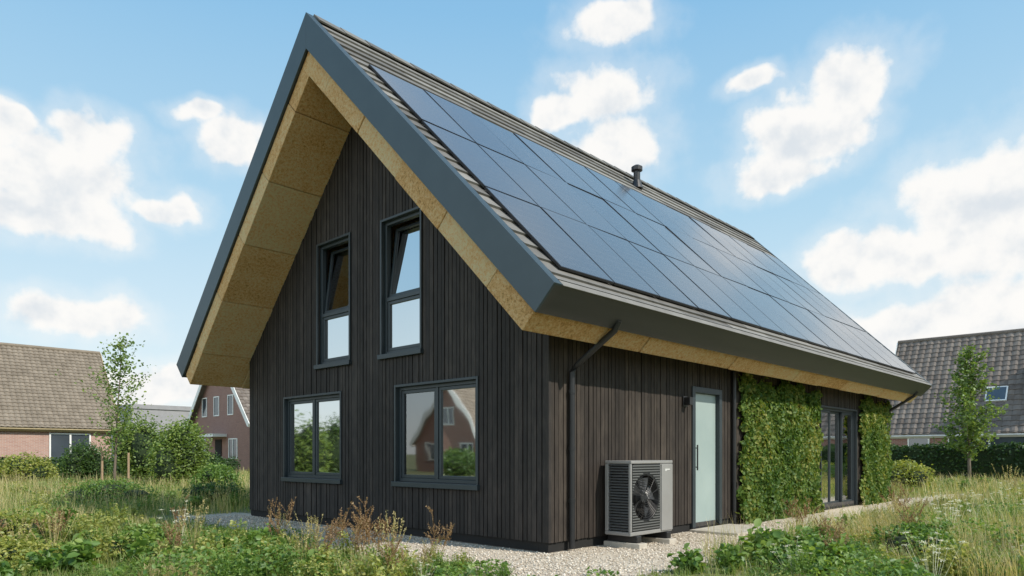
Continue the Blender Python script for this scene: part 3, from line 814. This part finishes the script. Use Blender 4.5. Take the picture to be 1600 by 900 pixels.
# ------------------------------------------------------------------ meadow
cam_loc = np.array([-6.52, -5.58]); fw = np.array([.725, .688]); rt = np.array([.688, -.725])
def clearv(u, v, m=0.0):
    nz = .18 * np.sin(u * 3.1 + v * 1.7) + .14 * np.sin(v * 5.3 - u * 2.2)
    edge = -1.75 + .35 * np.clip((u - 2) / 6, 0, 1)
    onp = (u > -1.5 + nz - m) & (u < 15) & (v > edge + nz * 1.3 - m) & (v < 8.6 - nz + m)
    far = (u > 14.9) & (u < 18 + nz * 3) & (v > -1.4 + nz) & (v < -.5)
    path = (v > 15.1 + .02 * (-u)) & (v < 16.4 + .03 * (-u)) & (u < -2.6)
    return ~(onp | far | path)
def scatter(n, f0, f1, t0, t1, rng, power=1.0):
    k = rng.random(n) ** power
    fz = f0 * (f1 / f0) ** k; t = rng.uniform(t0, t1, n)
    P = cam_loc + fz[:, None] * fw + (t * fz)[:, None] * rt
    return P[:, 0], P[:, 1], fz, t
def nocorner(u, v):
    a = 1 - .62 * np.exp(-(((u + 1.5) / 1.9) ** 2 + ((v + 2.0) / 2.8) ** 2))
    return a * (1 - .5 * np.exp(-((u + 1.9) / .9) ** 2) * (v > -2) * (v < 8))
n = 160000
u, v, fz, t = scatter(n, 4.6, 60, -.9, .9, R)
k = clearv(u, v) & ~((u > .0) & (u < 13.4) & (v > 0) & (v < 7.7))
u, v, fz, t = u[k], v[k], fz[k], t[k]
patch = .5 + .5 * np.sin(u * .9 + 1.3 * np.sin(v * .6)) * np.cos(v * .8 + np.sin(u * .5))
H = R.uniform(.08, .34, len(u)) * (.5 + .8 * patch) * nocorner(u, v)
H *= np.clip(fz / 8, .8, 1.25)
W = np.clip(.0048 * fz / 6, .004, .034)
V, F = blades(np.stack([u, v, np.zeros_like(u)], 1), H, W, R.uniform(.15, .8, len(u)), R)
np_mesh('meadow_grass', V, F, G_grass, kind='stuff', label='mixed green and dry meadow grass around the house', category='grass')
n = 115000
u, v, fz, t = scatter(n, 4.6, 32, -.9, .9, R)
k = clearv(u, v, -.05) & ~((u > .0) & (u < 13.4) & (v > 0) & (v < 7.7))
pt = np.sin(u * 1.7 + 2 * np.sin(v * 1.1)) + np.cos(v * 1.9 - np.sin(u * 1.3))
k &= (pt > -.35)
u, v, fz, pt = u[k], v[k], fz[k], pt[k]
z = .01 + R.uniform(0, 1, len(u)) ** .7 * .30 * (.35 + .6 * np.clip(pt, 0, 1.6)) * nocorner(u, v)
V, F = leaves(np.stack([u, v, z], 1), .046, R, np.array([[0, 0, 1.2]]), .6)
np_mesh('ground_cover', V, F, G_weed, kind='stuff', label='low leafy ground cover plants in the meadow', category='ground cover')
n = 50000
u, v, fz, t = scatter(n, 6, 70, -.9, .9, R)
pt = np.sin(u * .55 + v * .2) + np.cos(v * .45 - u * .3)
k = clearv(u, v) & ~((u > .0) & (u < 13.4) & (v > 0) & (v < 7.7)) & ((pt > .4) | (fz > 14) | ((u > 2.5) & (v < -2.2) & (pt > -.7)))
u, v, fz = u[k], v[k], fz[k]
V, F = blades(np.stack([u, v, 0 * u], 1), R.uniform(.25, .66, len(u)) * nocorner(u, v), np.clip(.0036 * fz / 6, .003, .03), R.uniform(.1, .5, len(u)), R)
np_mesh('dry_meadow_grass', V, F, G_straw, kind='stuff', label='tall straw-coloured dry grass in the meadow', category='grass')

# individual plants
def add_stems(V, F, B, wd=.0025):
    vs = [V]; fs = [F]; off = len(V)
    for (p0, p1) in B:
        for d_ in (np.array([wd, 0, 0]), np.array([0, wd, 0])):
            vs.append(np.array([p0 - d_, p0 + d_, p1 + d_ * .5, p1 - d_ * .5])); fs.append(np.array([[off, off + 1, off + 2, off + 3]])); off += 4
    return np.concatenate(vs), np.concatenate(fs)
def weed_mesh(seed, h, r, stems, per, ls, mat, name='leafy_weed', asp=.55):
    rng = np.random.default_rng(seed); pts = []; B = []
    for i in range(stems):
        a = rng.uniform(0, 6.28); d_ = r * rng.uniform(.1, 1); hh = h * rng.uniform(.45, 1.15) * (1 - .35 * d_ / r)
        tt = np.sort(rng.uniform(.12, 1, per))
        pts.append(np.stack([d_ * math.cos(a) * tt ** 1.2, d_ * math.sin(a) * tt ** 1.2, hh * tt], 1) + rng.normal(0, ls * .4, (per, 3)))
        B.append((np.zeros(3), np.array([d_ * math.cos(a) * .95, d_ * math.sin(a) * .95, hh])))
    P = np.concatenate(pts); P[:, 2] = np.maximum(P[:, 2], .015)
    V, F = leaves(P, ls, rng, np.array([[0, 0, .9]]), asp, up=.15)
    V, F = add_stems(V, F, B)
    return np_mesh(name, V, F, mat, link=False)
def stalk_mesh(seed, h, stems, mat, br=5, cl=.0, ls=.017, spread=.4, name='seed_stalk_weed'):
    rng = np.random.default_rng(seed); A = []; B = []
    for i in range(stems):
        a = rng.uniform(0, 6.28); d_ = h * rng.uniform(.05, spread); hh = h * rng.uniform(.55, 1.1)
        top = np.array([d_ * math.cos(a), d_ * math.sin(a), hh]); B.append((np.zeros(3), top))
        t_ = rng.uniform(.6 if br else .8, 1, 40 if br else 16); A.append(top * t_[:, None] + rng.normal(0, .006, (len(t_), 3)))
        for b in range(br):
            f = rng.uniform(.45, .9); a2 = rng.uniform(0, 6.28); s0 = top * f; s1 = s0 + np.array([.09 * math.cos(a2), .09 * math.sin(a2), rng.uniform(.08, .16)])
            B.append((s0, s1)); t_ = rng.uniform(.3, 1, 26); A.append(s0 + (s1 - s0) * t_[:, None] + rng.normal(0, .006, (26, 3)))
    V, F = leaves(np.concatenate(A), ls, rng, None, .5, up=.5)
    V, F = add_stems(V, F, B, .002)
    return np_mesh(name, V, F, mat, link=False)
def flower_mesh(seed, h, stems):
    rng = np.random.default_rng(seed); A = []; B = []
    for i in range(stems):
        a = rng.uniform(0, 6.28); d_ = h * rng.uniform(.05, .5); hh = h * rng.uniform(.6, 1.1)
        top = np.array([d_ * math.cos(a), d_ * math.sin(a), hh]); B.append((np.zeros(3), top))
        m_ = 26; rr_ = rng.uniform(0, .035, m_); aa = rng.uniform(0, 6.28, m_)
        A.append(top + np.stack([rr_ * np.cos(aa), rr_ * np.sin(aa), rng.normal(0, .004, m_)], 1))
    V, F = leaves(np.concatenate(A), .012, rng, np.array([[0, 0, 2.]]), .8)
    V, F = add_stems(V, F, B, .002)
    return np_mesh('flowering_weed', V, F, G_petal, link=False)
def clump_mesh(seed, h, n_, mat, name='grass_clump', r=.12):
    rng = np.random.default_rng(seed)
    P = np.concatenate([rng.normal(0, r, (n_, 2)), np.zeros((n_, 1))], 1)
    az = np.arctan2(P[:, 1], P[:, 0]) + rng.normal(0, .5, n_)
    V, F = blades(P, h * rng.uniform(.5, 1.1, n_), np.full(n_, .006), rng.uniform(.1, .65, n_), rng, az)
    return np_mesh(name, V, F, mat, link=False)
green = [weed_mesh(100 + i, .36, .27, 24, 14, .09, G_weed, asp=.7) for i in range(4)]
pale = [weed_mesh(110 + i, .44, .36, 34, 24, .043, G_weedy) for i in range(4)]
feath = [weed_mesh(120 + i, .42, .28, 56, 28, .024, G_weed) for i in range(3)]
stalk = [stalk_mesh(130 + i, .68, 7, G_dock) for i in range(4)]
heads = [stalk_mesh(160 + i, .66, 22, G_straw, 0, ls=.02, spread=.45, name='seed_head_grass') for i in range(3)]
flow = [flower_mesh(170 + i, .5, 14) for i in range(2)]
cg = [clump_mesh(140 + i, .42, 190, G_grass) for i in range(2)]
cs_ = [clump_mesh(150 + i, .56, 190, G_straw) for i in range(3)]
INFO = {'g': (green, 'broad_leaf_weed', 'bushy broad-leaved green weed in the meadow', 'broad-leaved weeds'),
        'p': (pale, 'pale_leaf_weed', 'bushy yellow-green weed in the meadow', 'yellow-green weeds'),
        'f': (feath, 'feathery_weed', 'fine-leaved feathery green weed in the meadow', 'feathery weeds'),
        's': (stalk, 'seed_stalk_weed', 'brown seed stalks standing among the weeds', 'brown seed stalks'),
        'h': (heads, 'seed_head_grass', 'thin straw-coloured grass stems with seed heads', 'seed head grasses'),
        'w': (flow, 'flowering_weed', 'slender weed with small white flower heads', 'white-flowered weeds'),
        'c': (cg, 'grass_clump', 'tufted green grass clump in the meadow', 'green grass clumps'),
        'd': (cs_, 'dry_grass_clump', 'tall arching straw-coloured grass clump', 'dry grass clumps')}
def put(kind, x, y, s=1.0):
    ms, nm, lb, gr = INFO[kind]
    o = bpy.data.objects.new(nm, random.choice(ms)); C.objects.link(o)
    o.location = (x, y, 0); o.rotation_euler = (0, 0, random.uniform(0, 6.28)); o.scale = (s, s, s * random.uniform(.85, 1.15))
    meta(o, label=lb, category='plant' if kind not in 'cdh' else 'grass', group=gr)
for kd, x, y, s in [('s', -2.25, .56, 1.15), ('s', -2.1, .75, 1.0), ('s', -2.4, .5, .8), ('p', -2.4, .7, .85), ('s', -1.65, .14, .8), ('p', -1.75, .05, .6), ('f', -2.75, .8, .9), ('f', -2.0, -.3, .7), ('h', -2.2, .2, .9), ('g', -2.3, -.2, .65), ('h', -2.6, 1.2, .9), ('c', -2.5, -.3, .8),
                    ('f', -1.8, -1.0, .5), ('g', -.11, -1.95, .75), ('g', .15, -2.25, .75), ('g', .5, -2.1, .6), ('g', 1.04, -2.2, 1.1), ('g', 1.5, -2.1, .95), ('g', 1.3, -2.5, 1.0), ('g', .7, -2.9, 1.0), ('g', 1.9, -2.5, 1.0), ('f', 2.4, -2.0, .7), ('c', 3.1, -1.95, .7), ('g', 4.6, -1.9, .7), ('c', 6.0, -1.8, .7), ('f', 7.2, -1.75, .7), ('d', 8.3, -1.75, .7), ('c', 10, -1.7, .8), ('g', 11.5, -1.7, .8), ('d', 13, -1.7, .8),
                    ('d', 2.66, -2.5, .8), ('d', 3.3, -2.7, .85), ('f', 2.1, -2.5, .9), ('s', 1.9, -2.6, .7), ('d', 4.0, -2.8, .85), ('g', 3.6, -3.3, 1.0), ('f', 4.9, -2.7, .9), ('f', 3.0, -3.2, 1.0), ('h', 2.9, -2.8, 1.0), ('h', 3.6, -2.9, 1.1), ('p', 2.3, -2.9, .9), ('w', 3.9, -3.4, 1.1), ('w', 4.8, -3.2, 1.1),
                    ('d', 5.9, -2.9, .85), ('g', 2.4, -3.6, 1.0), ('s', -3.6, 1.9, .8), ('p', -3.2, 1.9, 1.0), ('p', -4.0, 3.0, 1.1), ('p', -4.6, 3.6, 1.0), ('s', -2.1, 2.6, .9), ('s', -1.95, 1.6, .8), ('h', -2.0, 2.0, .8),
                    ('g', -3.0, 1.2, .9), ('p', -3.4, 1.4, .9), ('g', -3.7, 2.4, 1.0), ('f', -2.8, 1.9, 1.0), ('p', -2.6, 1.7, .9), ('p', -2.7, 2.5, .9), ('f', -2.4, 3.1, .9), ('h', -3.0, 3.0, 1.1), ('d', -3.4, 3.6, .9), ('g', -4.4, 2.4, 1.1), ('p', -5.0, 4.2, 1.1), ('g', -5.3, 5.2, 1.2), ('p', -3.9, 4.4, 1.0), ('h', -4.3, 3.6, 1.0), ('h', -4.9, 4.8, 1.1), ('s', -4.2, 4.0, .9)]:
    put(kd, x, y, s)
cnt = 0
rng = random.Random(5)
while cnt < 290:
    fz_ = 5.9 * (34 / 5.9) ** (rng.random() ** 1.3); t_ = rng.uniform(-.8, .8)
    P = cam_loc + fz_ * fw + t_ * fz_ * rt; x, y = float(P[0]), float(P[1])
    if not clearv(np.array([x]), np.array([y]), .2)[0] or (0 < x < 13.4 and -1 < y < 9): continue
    if math.hypot(x + 1.2, y + 1.6) < 1.5: continue
    leftside = t_ < .05
    kd = rng.choice('ppgggfdhcpppdhfgsgw' if leftside else 'dfgghfwghdfphgcpsw')
    s = rng.uniform(.7, 1.2) * (1.0 if fz_ > 9 else .85)
    if x > -2.6 and y < 8.6 and x < 0: s *= .6
    put(kd, x, y, s); cnt += 1

# ------------------------------------------------------------------ light, sky, camera
sun_dir = Vector((.24, -1.0, 0)).normalized(); el = math.radians(41)
to_sun = Vector((sun_dir.x * math.cos(el), sun_dir.y * math.cos(el), math.sin(el)))
L = bpy.data.lights.new('sun', 'SUN'); L.energy = 5.0; L.angle = math.radians(.6); L.color = (1, .935, .83)
lo = bpy.data.objects.new('sun', L); lo.rotation_euler = (-to_sun).to_track_quat('-Z', 'Y').to_euler(); lo.location = (0, -10, 20); C.objects.link(lo)

w = bpy.data.worlds.new('World'); S.world = w; w.use_nodes = True; nt = w.node_tree
STR = .15; K = 1 / STR
bg = nt.nodes['Background']; bg.inputs['Strength'].default_value = STR
sky = nd(nt, 'ShaderNodeTexSky', sky_type='NISHITA'); sky.sun_disc = False
sky.sun_elevation = el; sky.sun_rotation = math.atan2(to_sun.x, to_sun.y); sky.air_density = 1.0; sky.dust_density = .6; sky.ozone_density = 1.6
tc = nd(nt, 'ShaderNodeTexCoord'); D = tc.outputs['Generated']
sp = nd(nt, 'ShaderNodeSeparateXYZ'); nt.links.new(D, sp.inputs[0])
az = math_(nt, 'ARCTAN2', sp.outputs[1], sp.outputs[0])
hl = math_(nt, 'SQRT', math_(nt, 'ADD', math_(nt, 'MULTIPLY', sp.outputs[0], sp.outputs[0]), math_(nt, 'MULTIPLY', sp.outputs[1], sp.outputs[1])))
te = math_(nt, 'DIVIDE', sp.outputs[2], math_(nt, 'MAXIMUM', hl, .001))
cb = nd(nt, 'ShaderNodeCombineXYZ'); nt.links.new(az, cb.inputs[0]); nt.links.new(te, cb.inputs[1])
wn = nd(nt, 'ShaderNodeTexNoise'); wn.inputs['Scale'].default_value = 9; wn.inputs['Detail'].default_value = 4; nt.links.new(D, wn.inputs['Vector'])
wo = nd(nt, 'ShaderNodeVectorMath', operation='SUBTRACT'); nt.links.new(wn.outputs['Color'], wo.inputs[0]); wo.inputs[1].default_value = (.5, .5, .5)
wm = nd(nt, 'ShaderNodeVectorMath', operation='MULTIPLY_ADD'); nt.links.new(wo.outputs[0], wm.inputs[0]); wm.inputs[1].default_value = (.13, .09, 0); nt.links.new(cb.outputs[0], wm.inputs[2])
PP = wm.outputs[0]
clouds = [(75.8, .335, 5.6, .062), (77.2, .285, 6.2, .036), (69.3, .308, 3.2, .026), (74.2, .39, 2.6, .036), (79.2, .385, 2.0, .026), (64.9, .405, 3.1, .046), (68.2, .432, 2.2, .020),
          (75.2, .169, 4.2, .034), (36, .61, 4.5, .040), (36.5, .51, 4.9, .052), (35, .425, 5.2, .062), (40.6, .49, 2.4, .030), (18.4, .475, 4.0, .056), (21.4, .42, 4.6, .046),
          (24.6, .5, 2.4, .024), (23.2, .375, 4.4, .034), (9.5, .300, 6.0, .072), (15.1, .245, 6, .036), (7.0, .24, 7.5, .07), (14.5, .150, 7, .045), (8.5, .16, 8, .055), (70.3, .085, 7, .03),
          (-6, .35, 9, .12), (-25, .6, 14, .12), (2, .75, 8, .08), (14, .95, 10, .12), (36, 1.2, 14, .14), (160, .4, 20, .22), (-165, .35, 18, .22), (-135, .5, 20, .2)]  # unseen clouds added for panel reflections and fill light
acc = None
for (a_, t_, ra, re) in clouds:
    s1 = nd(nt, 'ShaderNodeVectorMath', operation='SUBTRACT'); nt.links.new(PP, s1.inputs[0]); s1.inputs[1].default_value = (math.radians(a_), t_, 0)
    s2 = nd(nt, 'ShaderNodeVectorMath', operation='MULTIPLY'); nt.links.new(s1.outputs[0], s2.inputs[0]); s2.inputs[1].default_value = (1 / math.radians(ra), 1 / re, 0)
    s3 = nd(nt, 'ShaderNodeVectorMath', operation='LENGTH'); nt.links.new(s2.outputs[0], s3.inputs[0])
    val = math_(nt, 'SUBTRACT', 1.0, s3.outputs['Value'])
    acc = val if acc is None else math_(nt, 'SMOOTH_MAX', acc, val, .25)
acc = math_(nt, 'MAXIMUM', acc, -1.5)
nz = noise(nt, 14, 8, .56, vec=D)
nzs = noise(nt, 40, 4, .55, vec=D)
mp = nd(nt, 'ShaderNodeMapping'); mp.inputs['Location'].default_value = (-.010, .0, .018); nt.links.new(D, mp.inputs[0])
nzb = noise(nt, 14, 4, .56, vec=mp.outputs[0])
n2 = math_(nt, 'MULTIPLY_ADD', math_(nt, 'SUBTRACT', nzs, .5), .5, math_(nt, 'MULTIPLY', math_(nt, 'SUBTRACT', nz, .5), 1.7))
dens = math_(nt, 'ADD', math_(nt, 'MULTIPLY', acc, 1.35), n2)
mr = nd(nt, 'ShaderNodeMapRange', interpolation_type='SMOOTHSTEP'); nt.links.new(dens, mr.inputs[0])
mr.inputs[1].default_value = -.14; mr.inputs[2].default_value = .50
mrw = nd(nt, 'ShaderNodeMapRange', interpolation_type='SMOOTHSTEP'); nt.links.new(dens, mrw.inputs[0])
mrw.inputs[1].default_value = -.8; mrw.inputs[2].default_value = .3; mrw.inputs[4].default_value = .30
cm = math_(nt, 'MAXIMUM', math_(nt, 'MULTIPLY', mr.outputs[0], .96), mrw.outputs[0])
sh = math_(nt, 'MULTIPLY_ADD', math_(nt, 'SUBTRACT', nzb, nz), 3.2, math_(nt, 'MULTIPLY', math_(nt, 'SUBTRACT', .5, nzs), .8))
sh = math_(nt, 'MULTIPLY_ADD', dens, .42, sh)
mr2 = nd(nt, 'ShaderNodeMapRange', interpolation_type='SMOOTHSTEP'); nt.links.new(sh, mr2.inputs[0]); mr2.inputs[1].default_value = -.05; mr2.inputs[2].default_value = 1.15
ccol = mixc(nt, mr2.outputs[0], (1.0 * K, .98 * K, .95 * K), (.74 * K, .785 * K, .83 * K))
gr = ramp(nt, te, [(0, (.86, .91, .92)), (.12, (.73, .87, .93)), (.32, (.49, .74, .91)), (.62, (.28, .57, .85)), (1, (.19, .44, .77))])
gk = mixc(nt, 1.0, gr.outputs[0], (K, K, K), 'MULTIPLY')
skyc = mixc(nt, .88, sky.outputs[0], gk)
fin = mixc(nt, cm, skyc, ccol)
west_fill = nd(nt, 'ShaderNodeMapRange', interpolation_type='SMOOTHSTEP'); nt.links.new(sp.outputs[0], west_fill.inputs[0])
west_fill.inputs[1].default_value = -.6; west_fill.inputs[2].default_value = -.9; west_fill.inputs[3].default_value = 1.0; west_fill.inputs[4].default_value = 2.3  # sky behind the camera brightened, added as fill light for the soffit
sv = nd(nt, 'ShaderNodeVectorMath', operation='SCALE'); nt.links.new(fin, sv.inputs[0]); nt.links.new(west_fill.outputs[0], sv.inputs['Scale'])
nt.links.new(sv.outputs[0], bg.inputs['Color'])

cd = bpy.data.cameras.new('camera'); cam = bpy.data.objects.new('camera', cd); C.objects.link(cam)
cam.location = (-6.52, -5.58, 1.2); cam.rotation_euler = (math.radians(90), 0, math.radians(-46.5))
cd.sensor_width = 36; cd.lens = 24.93; cd.shift_y = .1625; cd.clip_end = 3000; cd.clip_start = .05
S.camera = cam
